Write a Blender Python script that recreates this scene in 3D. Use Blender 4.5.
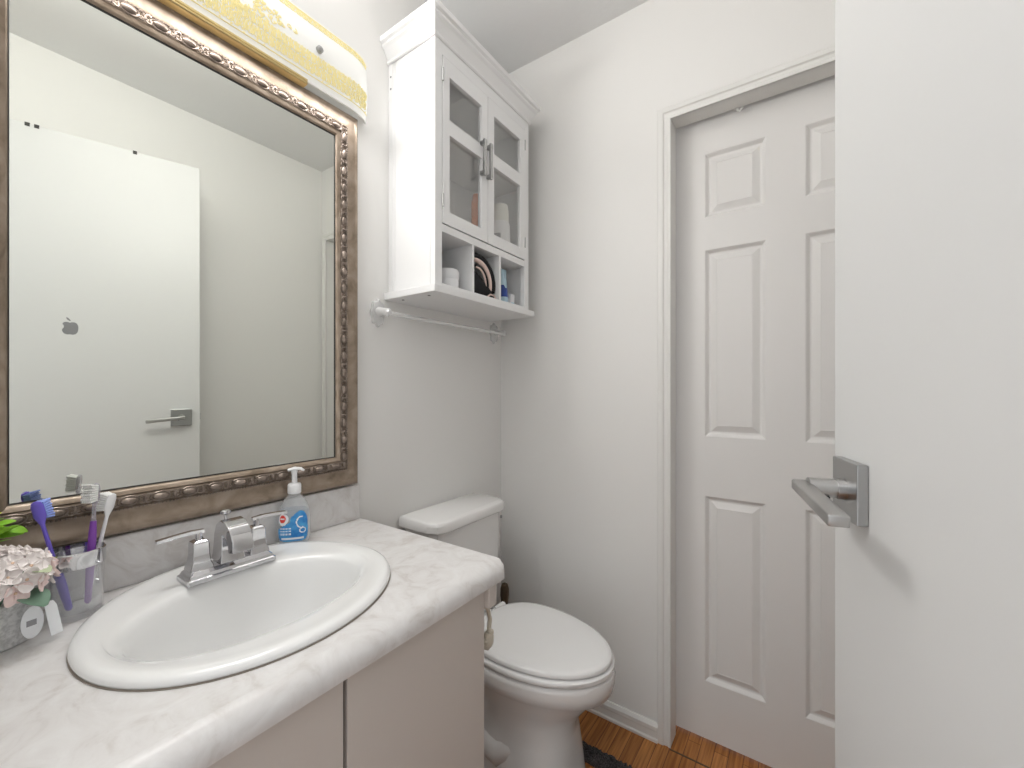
import bpy, bmesh, math, random
from mathutils import Vector, Matrix

random.seed(7)
PI = math.pi
for o in list(bpy.data.objects):
    bpy.data.objects.remove(o)
scene = bpy.context.scene
COL = scene.collection

# ------------------------------------------------------------------ camera
cam_data = bpy.data.cameras.new('camera')
cam = bpy.data.objects.new('camera', cam_data)
COL.objects.link(cam)
cam.location = (1.037, 0.0, 1.16)
cam.rotation_euler = (PI / 2, 0, math.radians(34.9))
cam_data.sensor_width = 36
cam_data.lens = 36 * 420.0 / 1024
cam_data.shift_y = 4.0 / 1024
cam_data.clip_start = 0.01
scene.camera = cam

# ------------------------------------------------------------------ world, light, exposure
world = bpy.data.worlds.new('world')
scene.world = world
world.use_nodes = True
world.node_tree.nodes['Background'].inputs[0].default_value = (0.965, 0.985, 1.0, 1)
world.node_tree.nodes['Background'].inputs[1].default_value = 0.95
scene.view_settings.view_transform = 'Standard'
scene.view_settings.look = 'None'
scene.view_settings.exposure = 0.0
scene.view_settings.gamma = 1
scene.view_settings.use_curve_mapping = False


def area(name, loc, direction, sx, sy, power, col=(1, 0.99, 0.975)):
    l = bpy.data.lights.new(name, 'AREA')
    l.shape = 'RECTANGLE'
    l.size, l.size_y = sx, sy
    l.energy = power
    l.color = col
    o = bpy.data.objects.new(name, l)
    COL.objects.link(o)
    o.location = loc
    z = -Vector(direction).normalized()
    x = Vector((0, 1, 0)) if abs(z.y) < 0.8 else Vector((1, 0, 0))   # first size runs along the wall
    x = (x - z * x.dot(z)).normalized()
    o.rotation_euler = Matrix((x, z.cross(x), z)).transposed().to_euler()
    return o


# the vanity fixture's own output: front of its shade, open right end, open top and bottom
area('vanity_bulb_front', (0.088, 0.40, 1.985), (1, 0.0, -0.25), 0.40, 0.10, 4.0)
area('vanity_bulb_end', (0.075, 0.775, 1.985), (0.30, 1, -0.10), 0.05, 0.12, 0.07)
area('vanity_bulb_top', (0.05, 0.22, 2.075), (0.55, -0.10, 1), 0.40, 0.05, 7.8)
area('vanity_bulb_under', (0.072, 0.36, 1.885), (0.0, 0, -1), 0.66, 0.02, 1.5)
# unseen fill light added behind the camera, outside the doorway
area('hallway_fill', (0.75, -0.75, 2.35), (0.0, 0.75, -0.7), 0.5, 0.5, 3.0, (1, 1, 1))

# ------------------------------------------------------------------ materials


def mat(name, col, rough=0.5, metal=0.0, spec=0.5, coat=0.0, trans=0.0, ior=1.45, emis=None, alpha=1.0):
    m = bpy.data.materials.new(name)
    m.use_nodes = True
    b = m.node_tree.nodes['Principled BSDF']
    b.inputs['Base Color'].default_value = (*col, 1)
    b.inputs['Roughness'].default_value = rough
    b.inputs['Metallic'].default_value = metal
    b.inputs['Specular IOR Level'].default_value = spec
    b.inputs['Coat Weight'].default_value = coat
    b.inputs['Transmission Weight'].default_value = trans
    b.inputs['IOR'].default_value = ior
    b.inputs['Alpha'].default_value = alpha
    if emis:
        b.inputs['Emission Color'].default_value = (*emis[0], 1)
        b.inputs['Emission Strength'].default_value = emis[1]
    return m


def nodes(m):
    nt = m.node_tree
    return nt, nt.nodes['Principled BSDF']


def noise_color(m, stops, scale=5.0, detail=4.0, vec_scale=(1, 1, 1), distortion=0.0, rough=0.55):
    nt, b = nodes(m)
    tc = nt.nodes.new('ShaderNodeTexCoord')
    mp = nt.nodes.new('ShaderNodeMapping')
    mp.inputs['Scale'].default_value = vec_scale
    n = nt.nodes.new('ShaderNodeTexNoise')
    n.inputs['Scale'].default_value = scale
    n.inputs['Detail'].default_value = detail
    n.inputs['Distortion'].default_value = distortion
    n.inputs['Roughness'].default_value = rough
    r = nt.nodes.new('ShaderNodeValToRGB')
    e = r.color_ramp.elements
    e[0].position, e[0].color = stops[0][0], (*stops[0][1], 1)
    e[1].position, e[1].color = stops[-1][0], (*stops[-1][1], 1)
    for p, c in stops[1:-1]:
        x = e.new(p)
        x.color = (*c, 1)
    nt.links.new(tc.outputs['Object'], mp.inputs[0])
    nt.links.new(mp.outputs[0], n.inputs[0])
    nt.links.new(n.outputs[0], r.inputs[0])
    nt.links.new(r.outputs[0], b.inputs['Base Color'])
    return n, r, mp


def add_bump(m, scale, strength, dist=0.002, detail=3.0, vec=(1, 1, 1)):
    nt, b = nodes(m)
    tc = nt.nodes.new('ShaderNodeTexCoord')
    mp = nt.nodes.new('ShaderNodeMapping')
    mp.inputs['Scale'].default_value = vec
    n = nt.nodes.new('ShaderNodeTexNoise')
    n.inputs['Scale'].default_value = scale
    n.inputs['Detail'].default_value = detail
    bp = nt.nodes.new('ShaderNodeBump')
    bp.inputs['Strength'].default_value = strength
    bp.inputs['Distance'].default_value = dist
    nt.links.new(tc.outputs['Object'], mp.inputs[0])
    nt.links.new(mp.outputs[0], n.inputs[0])
    nt.links.new(n.outputs[0], bp.inputs['Height'])
    nt.links.new(bp.outputs[0], b.inputs['Normal'])


def clear_mat(name, tint, refl=0.12, rough=0.03, milk=0.0, milk_col=(0.9, 0.9, 0.9)):
    """thin clear glass or plastic: see-through with a sheen"""
    m = bpy.data.materials.new(name)
    m.use_nodes = True
    nt = m.node_tree
    nt.nodes.remove(nt.nodes['Principled BSDF'])
    out = nt.nodes['Material Output']
    t = nt.nodes.new('ShaderNodeBsdfTransparent')
    t.inputs[0].default_value = (*tint, 1)
    g = nt.nodes.new('ShaderNodeBsdfGlossy')
    g.inputs[0].default_value = (1, 1, 1, 1)
    g.inputs[1].default_value = rough
    lw = nt.nodes.new('ShaderNodeLayerWeight')
    lw.inputs[0].default_value = refl
    mx = nt.nodes.new('ShaderNodeMixShader')
    nt.links.new(lw.outputs['Facing'], mx.inputs[0])
    nt.links.new(t.outputs[0], mx.inputs[1])
    nt.links.new(g.outputs[0], mx.inputs[2])
    last = mx
    if milk > 0:
        d = nt.nodes.new('ShaderNodeBsdfDiffuse')
        d.inputs[0].default_value = (*milk_col, 1)
        m2 = nt.nodes.new('ShaderNodeMixShader')
        m2.inputs[0].default_value = milk
        nt.links.new(mx.outputs[0], m2.inputs[1])
        nt.links.new(d.outputs[0], m2.inputs[2])
        last = m2
    nt.links.new(last.outputs[0], out.inputs[0])
    return m


M = {}
M['wall'] = mat('wall_paint', (0.83, 0.82, 0.80), 0.6)
add_bump(M['wall'], 160, 0.10, 0.001)
M['ceiling'] = mat('ceiling_paint', (0.82, 0.82, 0.815), 0.9)
add_bump(M['ceiling'], 30, 0.3, 0.004)
M['trim'] = mat('trim_paint', (0.80, 0.79, 0.765), 0.4)
M['door'] = mat('door_paint', (0.80, 0.785, 0.77), 0.45)
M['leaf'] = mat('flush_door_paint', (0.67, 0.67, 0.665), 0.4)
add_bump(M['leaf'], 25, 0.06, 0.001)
M['cab'] = mat('cabinet_paint', (0.85, 0.85, 0.85), 0.35)
M['cab_in'] = mat('cabinet_inside', (0.72, 0.72, 0.72), 0.5)
M['vanity'] = mat('vanity_laminate', (0.63, 0.58, 0.54), 0.45)
M['porcelain'] = mat('porcelain', (0.86, 0.86, 0.855), 0.10, coat=0.4)
M['toilet'] = mat('toilet_china', (0.83, 0.82, 0.81), 0.14, coat=0.3)
M['seat'] = mat('seat_plastic', (0.84, 0.835, 0.83), 0.2)
M['chrome'] = mat('chrome', (0.66, 0.66, 0.68), 0.07, 1.0)
M['nickel'] = mat('brushed_nickel', (0.42, 0.42, 0.42), 0.30, 1.0)
M['steel'] = mat('handle_steel', (0.50, 0.495, 0.49), 0.28, 1.0)
M['brass'] = mat('antique_brass', (0.72, 0.58, 0.30), 0.28, 1.0)
M['dark'] = mat('dark_gap', (0.04, 0.038, 0.035), 0.6)
M['glass'] = clear_mat('pane_glass', (0.95, 0.95, 0.945), 0.10, 0.02)
M['cup_glass'] = clear_mat('cup_glass', (0.975, 0.98, 0.985), 0.25, 0.03, 0.10)
M['acrylic'] = clear_mat('acrylic', (0.96, 0.96, 0.955), 0.45, 0.08, 0.42, (0.97, 0.97, 0.97))
M['bottle'] = clear_mat('bottle_plastic', (0.94, 0.96, 0.98), 0.25, 0.05, 0.26)
M['soap'] = clear_mat('liquid_soap', (0.86, 0.93, 0.98), 0.10, 0.05, 0.30, (0.82, 0.90, 0.97))
M['white_plastic'] = mat('white_plastic', (0.86, 0.86, 0.87), 0.3)
M['mirror'] = mat('mirror_silver', (0.83, 0.85, 0.805), 0.0, 1.0)
M['concrete'] = mat('grey_pot', (0.42, 0.42, 0.42), 0.8)
noise_color(M['concrete'], [(0.38, (0.50, 0.50, 0.50)), (0.62, (0.74, 0.74, 0.74))], 160, 5)
M['petal'] = mat('pale_petal', (0.93, 0.87, 0.85), 0.6)
M['petal_pink'] = mat('pink_petal', (0.90, 0.73, 0.70), 0.6)
M['eye'] = mat('flower_eye', (0.85, 0.62, 0.45), 0.6)
M['leaf_green'] = mat('grey_green_leaf', (0.20, 0.33, 0.24), 0.5)
M['leaf_pale'] = mat('pale_green_leaf', (0.52, 0.58, 0.38), 0.5)
M['lime'] = mat('lime_leaf', (0.30, 0.62, 0.05), 0.45)
M['lime2'] = mat('yellow_lime_leaf', (0.62, 0.78, 0.08), 0.45)
M['purple'] = mat('purple_plastic', (0.17, 0.12, 0.62), 0.3)
M['plum'] = mat('plum_plastic', (0.24, 0.07, 0.42), 0.3)
M['blue_bristle'] = mat('blue_bristle', (0.32, 0.42, 0.88), 0.6)
M['white_bristle'] = mat('white_bristle', (0.88, 0.88, 0.86), 0.6)
M['black_cloth'] = mat('black_cloth', (0.012, 0.012, 0.014), 0.85)
M['pink_cloth'] = mat('pink_cloth', (0.80, 0.62, 0.56), 0.85)
M['grey_print'] = mat('grey_print', (0.35, 0.35, 0.37), 0.6)
M['orange'] = mat('orange_plastic', (0.72, 0.22, 0.07), 0.4)
M['navy'] = mat('navy_print', (0.03, 0.07, 0.32), 0.4)
M['sky'] = mat('sky_print', (0.50, 0.68, 0.78), 0.4)
M['label_blue'] = mat('label_blue', (0.04, 0.28, 0.66), 0.35)
noise_color(M['label_blue'], [(0.35, (0.02, 0.20, 0.58)), (0.7, (0.10, 0.45, 0.80))], 55, 2)
M['label_red'] = mat('label_red', (0.80, 0.07, 0.05), 0.35)
M['label_white'] = mat('label_white', (0.9, 0.92, 0.95), 0.35)
M['brown'] = mat('dark_brown', (0.09, 0.06, 0.035), 0.5)
M['cream_metal'] = mat('cream_enamel', (0.62, 0.57, 0.48), 0.3)
M['sticker'] = mat('sticker_grey', (0.22, 0.22, 0.23), 0.5)
M['rug'] = mat('rug_pile', (0.06, 0.055, 0.055), 0.95)
noise_color(M['rug'], [(0.35, (0.025, 0.024, 0.025)), (0.7, (0.13, 0.12, 0.12))], 260, 3)

# mottled laminate of the worktop
M['laminate'] = mat('worktop_laminate', (0.8, 0.78, 0.76), 0.32)
noise_color(M['laminate'], [(0.28, (0.57, 0.535, 0.51)), (0.46, (0.70, 0.68, 0.67)), (0.70, (0.775, 0.765, 0.76))],
            16, 8, (1, 1, 1), 1.6, 0.62)

# bronzed wood of the mirror frame
M['bronze'] = mat('bronzed_wood', (0.36, 0.28, 0.22), 0.38, 0.35)
noise_color(M['bronze'], [(0.3, (0.20, 0.150, 0.105)), (0.55, (0.33, 0.26, 0.20)), (0.8, (0.44, 0.36, 0.29))], 22, 6, (3, 1, 1), 0.6)
M['bronze_dark'] = mat('bronzed_ornament', (0.3, 0.24, 0.2), 0.36, 0.45)
noise_color(M['bronze_dark'], [(0.3, (0.14, 0.108, 0.085)), (0.7, (0.38, 0.31, 0.265))], 60, 5)

# wood laminate floor, boards along the room
M['floor'] = mat('wood_floor', (0.4, 0.2, 0.08), 0.35)


def floor_nodes():
    nt, b = nodes(M['floor'])
    tc = nt.nodes.new('ShaderNodeTexCoord')
    mp = nt.nodes.new('ShaderNodeMapping')
    mp.inputs['Rotation'].default_value = (0, 0, PI / 2)
    br = nt.nodes.new('ShaderNodeTexBrick')
    br.offset = 0.37
    br.inputs['Scale'].default_value = 1.0
    br.inputs['Brick Width'].default_value = 0.62
    br.inputs['Row Height'].default_value = 0.040
    br.inputs['Mortar Size'].default_value = 0.0009
    br.inputs['Color1'].default_value = (0.41, 0.165, 0.042, 1)
    br.inputs['Color2'].default_value = (0.53, 0.235, 0.068, 1)
    br.inputs['Mortar'].default_value = (0.12, 0.05, 0.02, 1)
    m2 = nt.nodes.new('ShaderNodeMapping')
    m2.inputs['Scale'].default_value = (85, 3.5, 1)
    n = nt.nodes.new('ShaderNodeTexNoise')
    n.inputs['Scale'].default_value = 1.6
    n.inputs['Detail'].default_value = 6
    r = nt.nodes.new('ShaderNodeValToRGB')
    r.color_ramp.elements[0].position = 0.3
    r.color_ramp.elements[0].color = (0.55, 0.45, 0.38, 1)
    r.color_ramp.elements[1].position = 0.7
    r.color_ramp.elements[1].color = (1.2, 1.2, 1.2, 1)
    mx = nt.nodes.new('ShaderNodeMix')
    mx.data_type = 'RGBA'
    mx.blend_type = 'MULTIPLY'
    mx.inputs[0].default_value = 1.0
    nt.links.new(tc.outputs['Object'], mp.inputs[0])
    nt.links.new(mp.outputs[0], br.inputs[0])
    nt.links.new(tc.outputs['Object'], m2.inputs[0])
    nt.links.new(m2.outputs[0], n.inputs[0])
    nt.links.new(n.outputs[0], r.inputs[0])
    nt.links.new(br.outputs['Color'], mx.inputs[6])
    nt.links.new(r.outputs[0], mx.inputs[7])
    nt.links.new(mx.outputs[2], b.inputs['Base Color'])


floor_nodes()

# frosted lamp glass with its gilded filigree; lit from within
M['shade'] = mat('lamp_glass', (0.86, 0.86, 0.84), 0.25, emis=((1.0, 0.97, 0.90), 0.13))
M['gold_print'] = mat('gilded_print', (0.90, 0.80, 0.40), 0.4, 0.0, emis=((1.0, 0.88, 0.45), 0.09))
M['white_metal'] = mat('white_metal', (0.82, 0.82, 0.80), 0.3)

# ------------------------------------------------------------------ mesh helpers


class MB:
    def __init__(self):
        self.bm = bmesh.new()

    def box(self, x0, x1, y0, y1, z0, z1, mtx=None, bevel=0.0, seg=2):
        r = bmesh.ops.create_cube(self.bm, size=1.0)
        vs = r['verts']
        for v in vs:
            v.co = Vector(((x0 + x1) / 2 + v.co.x * (x1 - x0), (y0 + y1) / 2 + v.co.y * (y1 - y0),
                           (z0 + z1) / 2 + v.co.z * (z1 - z0)))
        if bevel > 0:
            es = list({e for v in vs for e in v.link_edges})
            rr = bmesh.ops.bevel(self.bm, geom=es, offset=bevel, segments=seg, affect='EDGES', profile=0.5)
            vs = list({v for f in rr['faces'] for v in f.verts} | {v for v in vs if v.is_valid})
        if mtx:
            for v in vs:
                v.co = mtx @ v.co
        return self

    def loft(self, rings, cap=True, closed=True, mi=0):
        """rings: lists of points with equal counts"""
        vr = [[self.bm.verts.new(p) for p in ring] for ring in rings]
        n = len(vr[0])
        for a, b in zip(vr[:-1], vr[1:]):
            for i in range(n if closed else n - 1):
                j = (i + 1) % n
                try:
                    f = self.bm.faces.new((a[i], a[j], b[j], b[i]))
                    f.material_index = mi
                except ValueError:
                    pass
        if cap and closed:
            for ring, flip in ((vr[0], True), (vr[-1], False)):
                try:
                    f = self.bm.faces.new(list(reversed(ring)) if flip else ring)
                    f.material_index = mi
                except ValueError:
                    pass
        return self

    def lathe(self, prof, c=(0, 0), n=32, sx=1.0, sy=1.0, cap=True, mi=0):
        rings = []
        for r, z in prof:
            rings.append([(c[0] + sx * r * math.cos(2 * PI * i / n), c[1] + sy * r * math.sin(2 * PI * i / n), z)
                          for i in range(n)])
        return self.loft(rings, cap, True, mi)

    def tube(self, pts, rad, n=10, cap=True, flat=1.0, mi=0):
        pts = [Vector(p) for p in pts]
        if not isinstance(rad, (list, tuple)):
            rad = [rad] * len(pts)
        rings = []
        up = None
        for i, p in enumerate(pts):
            t = (pts[min(i + 1, len(pts) - 1)] - pts[max(i - 1, 0)]).normalized()
            if up is None:
                up = Vector((0, 0, 1)) if abs(t.z) < 0.9 else Vector((1, 0, 0))
            a = t.cross(up)
            if a.length < 1e-6:
                a = t.orthogonal()
            a.normalize()
            b = a.cross(t).normalized()
            up = b
            rings.append([p + a * rad[i] * math.cos(2 * PI * k / n) + b * flat * rad[i] * math.sin(2 * PI * k / n)
                          for k in range(n)])
        return self.loft(rings, cap, True, mi)

    def ball(self, c, r, u=16, v=10, mtx=None, mi=0):
        if not isinstance(r, (list, tuple)):
            r = (r, r, r)
        m = mtx.to_3x3() if mtx else Matrix.Identity(3)
        c = Vector(c)
        rings = []
        for j in range(v + 1):
            p = PI * min(max(j / v, 0.03), 0.97)
            rings.append([c + m @ Vector((r[0] * math.sin(p) * math.cos(2 * PI * i / u), r[1] * math.sin(p) * math.sin(2 * PI * i / u), -r[2] * math.cos(p)))
                          for i in range(u)])
        return self.loft(rings, True, True, mi)

    def prism(self, poly, fn, t0, t1, mi=0):
        """poly of 2-D points, fn(u, v, t) -> 3-D point"""
        return self.loft([[fn(u, v, t0) for u, v in poly], [fn(u, v, t1) for u, v in poly]], mi=mi)

    def build(self, name, m, parent=None, smooth=True, angle=35, bevel=0.0, local=False, seg=2):
        bm = self.bm
        bmesh.ops.recalc_face_normals(bm, faces=bm.faces[:])
        me = bpy.data.meshes.new(name)
        if parent is not None and not local:
            r = parent
            while r.parent:
                r = r.parent
            bmesh.ops.translate(bm, verts=bm.verts[:], vec=-Vector(r.location))
        bm.to_mesh(me)
        bm.free()
        for x in (m if isinstance(m, (list, tuple)) else [m]):
            me.materials.append(x)
        o = bpy.data.objects.new(name, me)
        COL.objects.link(o)
        if parent is not None:
            o.parent = parent
        if bevel > 0:
            bv = o.modifiers.new('bevel', 'BEVEL')
            bv.width = bevel
            bv.segments = seg
            bv.limit_method = 'ANGLE'
            bv.angle_limit = math.radians(40)
        if smooth:
            me.polygons.foreach_set('use_smooth', [True] * len(me.polygons))
            try:
                me.set_sharp_from_angle(angle=math.radians(angle))
            except Exception:
                pass
        return o


def tag(o, label, cat, group=None):
    o['label'] = label
    o['category'] = cat
    if group:
        o['group'] = group
    return o


def thing(name, label, cat, loc, rot=(0, 0, 0), group=None):
    o = bpy.data.objects.new(name, None)
    o.empty_display_size = 0.02
    COL.objects.link(o)
    o.location = loc
    o.rotation_euler = rot
    return tag(o, label, cat, group)


def struct(o, label, cat):
    o['kind'] = 'structure'
    return tag(o, label, cat)


def copy_part(o, parent, mtx):
    c = o.copy()
    COL.objects.link(c)
    c.parent = parent
    c.matrix_local = mtx
    return c


# ------------------------------------------------------------------ the room
CEIL = 2.45
Y1 = 1.407      # far wall
XR = 1.365     # right wall
DY = 1.487      # face of the closed door
DX0, DX1 = 0.682, 1.312   # clear opening of the far doorway
DZ = 2.028

struct(MB().box(-0.10, 1.47, -1.2, 1.70, -0.06, 0.0).build('floor', M['floor'], smooth=False),
       'orange-brown wood laminate floor with boards running towards the panelled door', 'floor')
struct(MB().box(-0.10, 1.47, -0.16, 1.70, CEIL, CEIL + 0.06).build('ceiling', M['ceiling'], smooth=False),
       'flat pale grey ceiling over the bathroom', 'ceiling')
struct(MB().box(-0.10, 0.0, -0.16, 1.70, 0.0, CEIL).build('wall_left', M['wall'], smooth=False),
       'off-white wall behind the mirror, wall cabinet and toilet tank', 'wall')
struct(MB().box(XR, XR + 0.1, -0.16, 1.70, 0.0, CEIL).build('wall_right', M['wall'], smooth=False),
       'off-white wall opposite the mirror, seen reflected behind the open door', 'wall')
JY0 = 1.468
w = MB()
w.box(0.0, DX0 - 0.012, Y1, JY0, 0, CEIL)
w.box(DX1 + 0.012, XR, Y1, JY0, 0, CEIL)
w.box(DX0 - 0.012, DX1 + 0.012, Y1, JY0, DZ + 0.012, CEIL)
struct(w.build('wall_far', M['wall'], smooth=False), 'off-white end wall holding the panelled door beside the toilet', 'wall')
w = MB()
w.box(0.0, 0.50, -0.16, -0.055, 0, CEIL)
w.box(1.30, XR, -0.16, -0.055, 0, CEIL)
w.box(0.50, 1.30, -0.16, -0.055, 2.09, CEIL)
struct(w.build('wall_near', M['wall'], smooth=False), 'off-white entrance wall with the open doorway', 'wall')

# baseboard of the far wall: stepped profile
bp = [(0.0, 0.0), (0.014, 0.0), (0.014, 0.008), (0.010, 0.012), (0.010, 0.034), (0.013, 0.038), (0.013, 0.050),
      (0.006, 0.060), (0.0, 0.060)]
struct(MB().prism(bp, lambda u, v, t: (t, Y1 - u, v), 0.0, 0.6426).build('baseboard_far', M['trim'], smooth=False),
       'low white stepped baseboard along the end wall between toilet and door casing', 'baseboard')
struct(MB().prism(bp, lambda u, v, t: (u, t, v), 0.76, Y1).build('baseboard_left', M['trim'], smooth=False),
       'low white baseboard on the wall behind the toilet', 'baseboard')

# casing and jamb of the far doorway
cp = [(0, 0), (0, 0.006), (0.004, 0.009), (0.018, 0.009), (0.022, 0.005), (0.032, 0.004), (0.036, 0.007), (0.042, 0.007), (0.042, 0)]


def casing_path():
    rings = []
    x0, x1, zt = DX0 - 0.042, DX1 + 0.042, DZ + 0.042
    for (cx, cz, sx, sz) in ((x0, 0.0, 1, 0), (x0, zt, 1, -1), (x1, zt, -1, -1), (x1, 0.0, -1, 0)):
        rings.append([(cx + sx * a, Y1 - h, cz + sz * a) for a, h in cp])
    return rings


c = MB().loft(casing_path())
struct(c.build('trim_1', M['trim'], smooth=False), 'white moulded casing around the panelled door', 'door casing')
JY = 1.468     # back of the jamb; the door leaf runs behind it
j = MB()
j.box(DX0 - 0.012, DX0, Y1 - 0.003, JY, 0, DZ + 0.012)
j.box(DX1, DX1 + 0.012, Y1 - 0.003, JY, 0, DZ + 0.012)
j.box(DX0, DX1, Y1 - 0.003, JY, DZ, DZ + 0.012)
struct(j.build('trim_2', M['trim'], smooth=False, bevel=0.001), 'white jamb lining the recess in front of the panelled door', 'door jamb')
struct(MB().box(DX0, DX1, Y1 - 0.014, Y1 - 0.009, -0.001, 0.0012).build('trim_3', M['brown'], smooth=False),
       'thin dark joint line across the floor at the panelled door', 'floor joint')

# ------------------------------------------------------------------ the six-panel door
door1 = bpy.data.objects.new('door_1', None)
COL.objects.link(door1)
door1.location = (DX0, DY, 0)
struct(door1, 'closed white six-panel door in the end wall beside the toilet', 'door')
cols = ((0.7685, 0.940), (1.038, 1.2095))
rows = ((1.716, 1.924), (1.002, 1.610), (0.203, 0.808))
lx0, lx1, lz0, lz1 = 0.640, 1.345, 0.016, DZ + 0.06
lf = MB()
xs = [lx0, cols[0][0], cols[0][1], cols[1][0], cols[1][1], lx1]
zs = [lz0, rows[2][0], rows[2][1], rows[1][0], rows[1][1], rows[0][0], rows[0][1], lz1]
for i in range(5):
    for k in range(7):
        if i in (1, 3) and k in (1, 3, 5):
            continue
        vs = [lf.bm.verts.new(p) for p in ((xs[i], DY, zs[k]), (xs[i + 1], DY, zs[k]), (xs[i + 1], DY, zs[k + 1]), (xs[i], DY, zs[k + 1]))]
        lf.bm.faces.new(vs)
bmesh.ops.remove_doubles(lf.bm, verts=lf.bm.verts[:], dist=1e-5)
r = bmesh.ops.extrude_face_region(lf.bm, geom=lf.bm.faces[:])
bmesh.ops.translate(lf.bm, verts=[g for g in r['geom'] if isinstance(g, bmesh.types.BMVert)], vec=(0, 0.034, 0))
lf.build('door_leaf', M['door'], door1, smooth=False)
for (x0, x1) in cols:
    for (z0, z1) in rows:
        p = MB()
        rings = []
        for ins, dep in ((0, 0.0), (0.003, 0.002), (0.010, 0.0105), (0.013, 0.0115), (0.017, 0.0115), (0.036, 0.0025), (0.0375, 0.0022), (0.0385, 0.003)):
            rings.append([(x0 + ins, DY + dep, z0 + ins), (x1 - ins, DY + dep, z0 + ins),
                          (x1 - ins, DY + dep, z1 - ins), (x0 + ins, DY + dep, z1 - ins)])
        rings.insert(0, [(x0, DY + 0.03, z0), (x1, DY + 0.03, z0), (x1, DY + 0.03, z1), (x0, DY + 0.03, z1)])
        p.loft(rings).build('panel', M['door'], door1, smooth=False)
q = MB()
q.tube([(0.866, JY0 - 0.004, DZ - 0.001), (0.866, JY0 - 0.004, DZ - 0.010), (0.872, JY0 - 0.004, DZ - 0.014), (0.880, JY0 - 0.004, DZ - 0.004)], 0.003, 8)
q.build('catch', M['trim'], door1)

# ------------------------------------------------------------------ the open flush door
d2x, d2y = 1.07, 0.6875
door2 = bpy.data.objects.new('door_2', None)
COL.objects.link(door2)
door2.location = (d2x, d2y, 0)
door2.rotation_euler = (0, 0, math.atan2(-0.962, 0.2725))
struct(door2, 'open flat white door with a square steel lever handle at the right', 'door')
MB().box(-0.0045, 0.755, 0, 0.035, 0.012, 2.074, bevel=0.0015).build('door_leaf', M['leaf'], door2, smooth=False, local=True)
hz = 1.0408
h = MB().box(0.056 - 0.034, 0.056 + 0.034, -0.011, 0, hz - 0.034, hz + 0.034, bevel=0.0012).build(
    'door_handle', M['nickel'], door2, smooth=False, local=True)
st = MB()
st.tube([(0.056, -0.008, hz), (0.056, -0.020, hz)], 0.0125, 24)
st.tube([(0.056, -0.019, hz), (0.056, -0.047, hz)], 0.0112, 24)
st.build('spindle', M['steel'], h, local=True)
lv = MB()
ang = math.atan2(-0.0125, 0.130)
lv.box(-0.010, 0.109, -0.062, -0.043, -0.0062, 0.0062,
       Matrix.Translation((0.056, 0, hz)) @ Matrix.Rotation(-ang, 4, 'Y'), bevel=0.0022, seg=3)
lv.build('lever', M['steel'], h, local=True)
pn = MB()
pn.tube([(0.064, -0.0295, hz - 0.009), (0.066, -0.0295, hz - 0.0098)], 0.0018, 8)
pn.build('set_screw', M['dark'], h, local=True)
MB().box(-0.0070, 0.001, 0.010, 0.024, hz - 0.012, hz + 0.014, bevel=0.001).build('latch_bolt', M['nickel'], door2, smooth=False, local=True)
for s in (0.197, 0.452, 0.474):
    k = MB()
    k.box(s - 0.006, s + 0.006, -0.0015, 0.0365, 2.074, 2.0765)
    k.box(s - 0.006, s + 0.006, -0.0015, 0.0, 2.064, 2.0755)
    k.build('over_door_clip', M['dark'], door2, smooth=False, local=True)
# fruit-shaped sticker: outline with a bite and a loose leaf
sc, zc = 0.3715, 1.381
body = []
for t, rr in ((90, .78), (75, .90), (58, 1.02), (42, 1.06), (30, .98)):
    body.append((rr * math.cos(math.radians(t)), rr * math.sin(math.radians(t))))
for t in range(150, 231, 16):
    body.append((1.18 + 0.50 * math.cos(math.radians(t)), 0.16 + 0.50 * math.sin(math.radians(t))))
for t, rr in ((-28, 1.02), (-42, 1.08), (-57, 1.13), (-72, 1.10), (-90, 1.0), (-108, 1.10), (-123, 1.13), (-138, 1.08), (-155, 1.0),
              (-172, .95), (172, .96), (155, 1.0), (138, 1.06), (122, 1.02), (105, .90)):
    body.append((rr * math.cos(math.radians(t)), rr * math.sin(math.radians(t))))
S = 0.0235
# seen in the mirror, the door's hinge side is to the left
ak = MB()
ak.prism(body, lambda u, v, t: (sc + u * S * 0.95, t, zc - 0.004 + v * S), -0.0006, 0.0002)
leafp = [(-0.10, 1.05), (0.02, 1.30), (0.22, 1.52), (0.42, 1.60), (0.40, 1.38), (0.24, 1.16), (0.05, 1.05)]
ak.prism(leafp, lambda u, v, t: (sc + u * S * 0.95, t, zc - 0.004 + v * S), -0.0006, 0.0002)
stk = ak.build('sticker', M['sticker'], door2, smooth=False, local=True)
stk['label'] = 'grey bitten-fruit sticker on the flat door'

# ------------------------------------------------------------------ mirror
gy0, gy1, gz0, gz1 = 0.0873, 0.642, 0.9775, 1.8275
mirror = thing('framed_mirror', 'large mirror in a carved bronze frame above the sink', 'mirror', (0, (gy0 + gy1) / 2, 0.9))
W = (0.070, 0.0625, 0.079, 0.070)   # left, right, bottom, top widths
prof = [(0.0, 0.003), (0.0, 0.028), (0.004, 0.033), (0.009, 0.034), (0.016, 0.029), (0.030, 0.0265), (0.036, 0.028), (0.039, 0.031), (0.041, 0.026),
        (0.043, 0.028), (0.050, 0.031), (0.057, 0.028), (0.0590, 0.026), (0.061, 0.030), (0.066, 0.027), (0.070, 0.019), (0.070, 0.003)]


def corner(iy, iz, h, a):
    """a: fraction from the outer edge (0) to the sight edge (1)"""
    k = 1 - a
    y = gy0 - W[0] * k if iy == 0 else gy1 + W[1] * k
    z = gz0 - W[2] * k if iz == 0 else gz1 + W[3] * k
    return (h, y, z)


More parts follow.
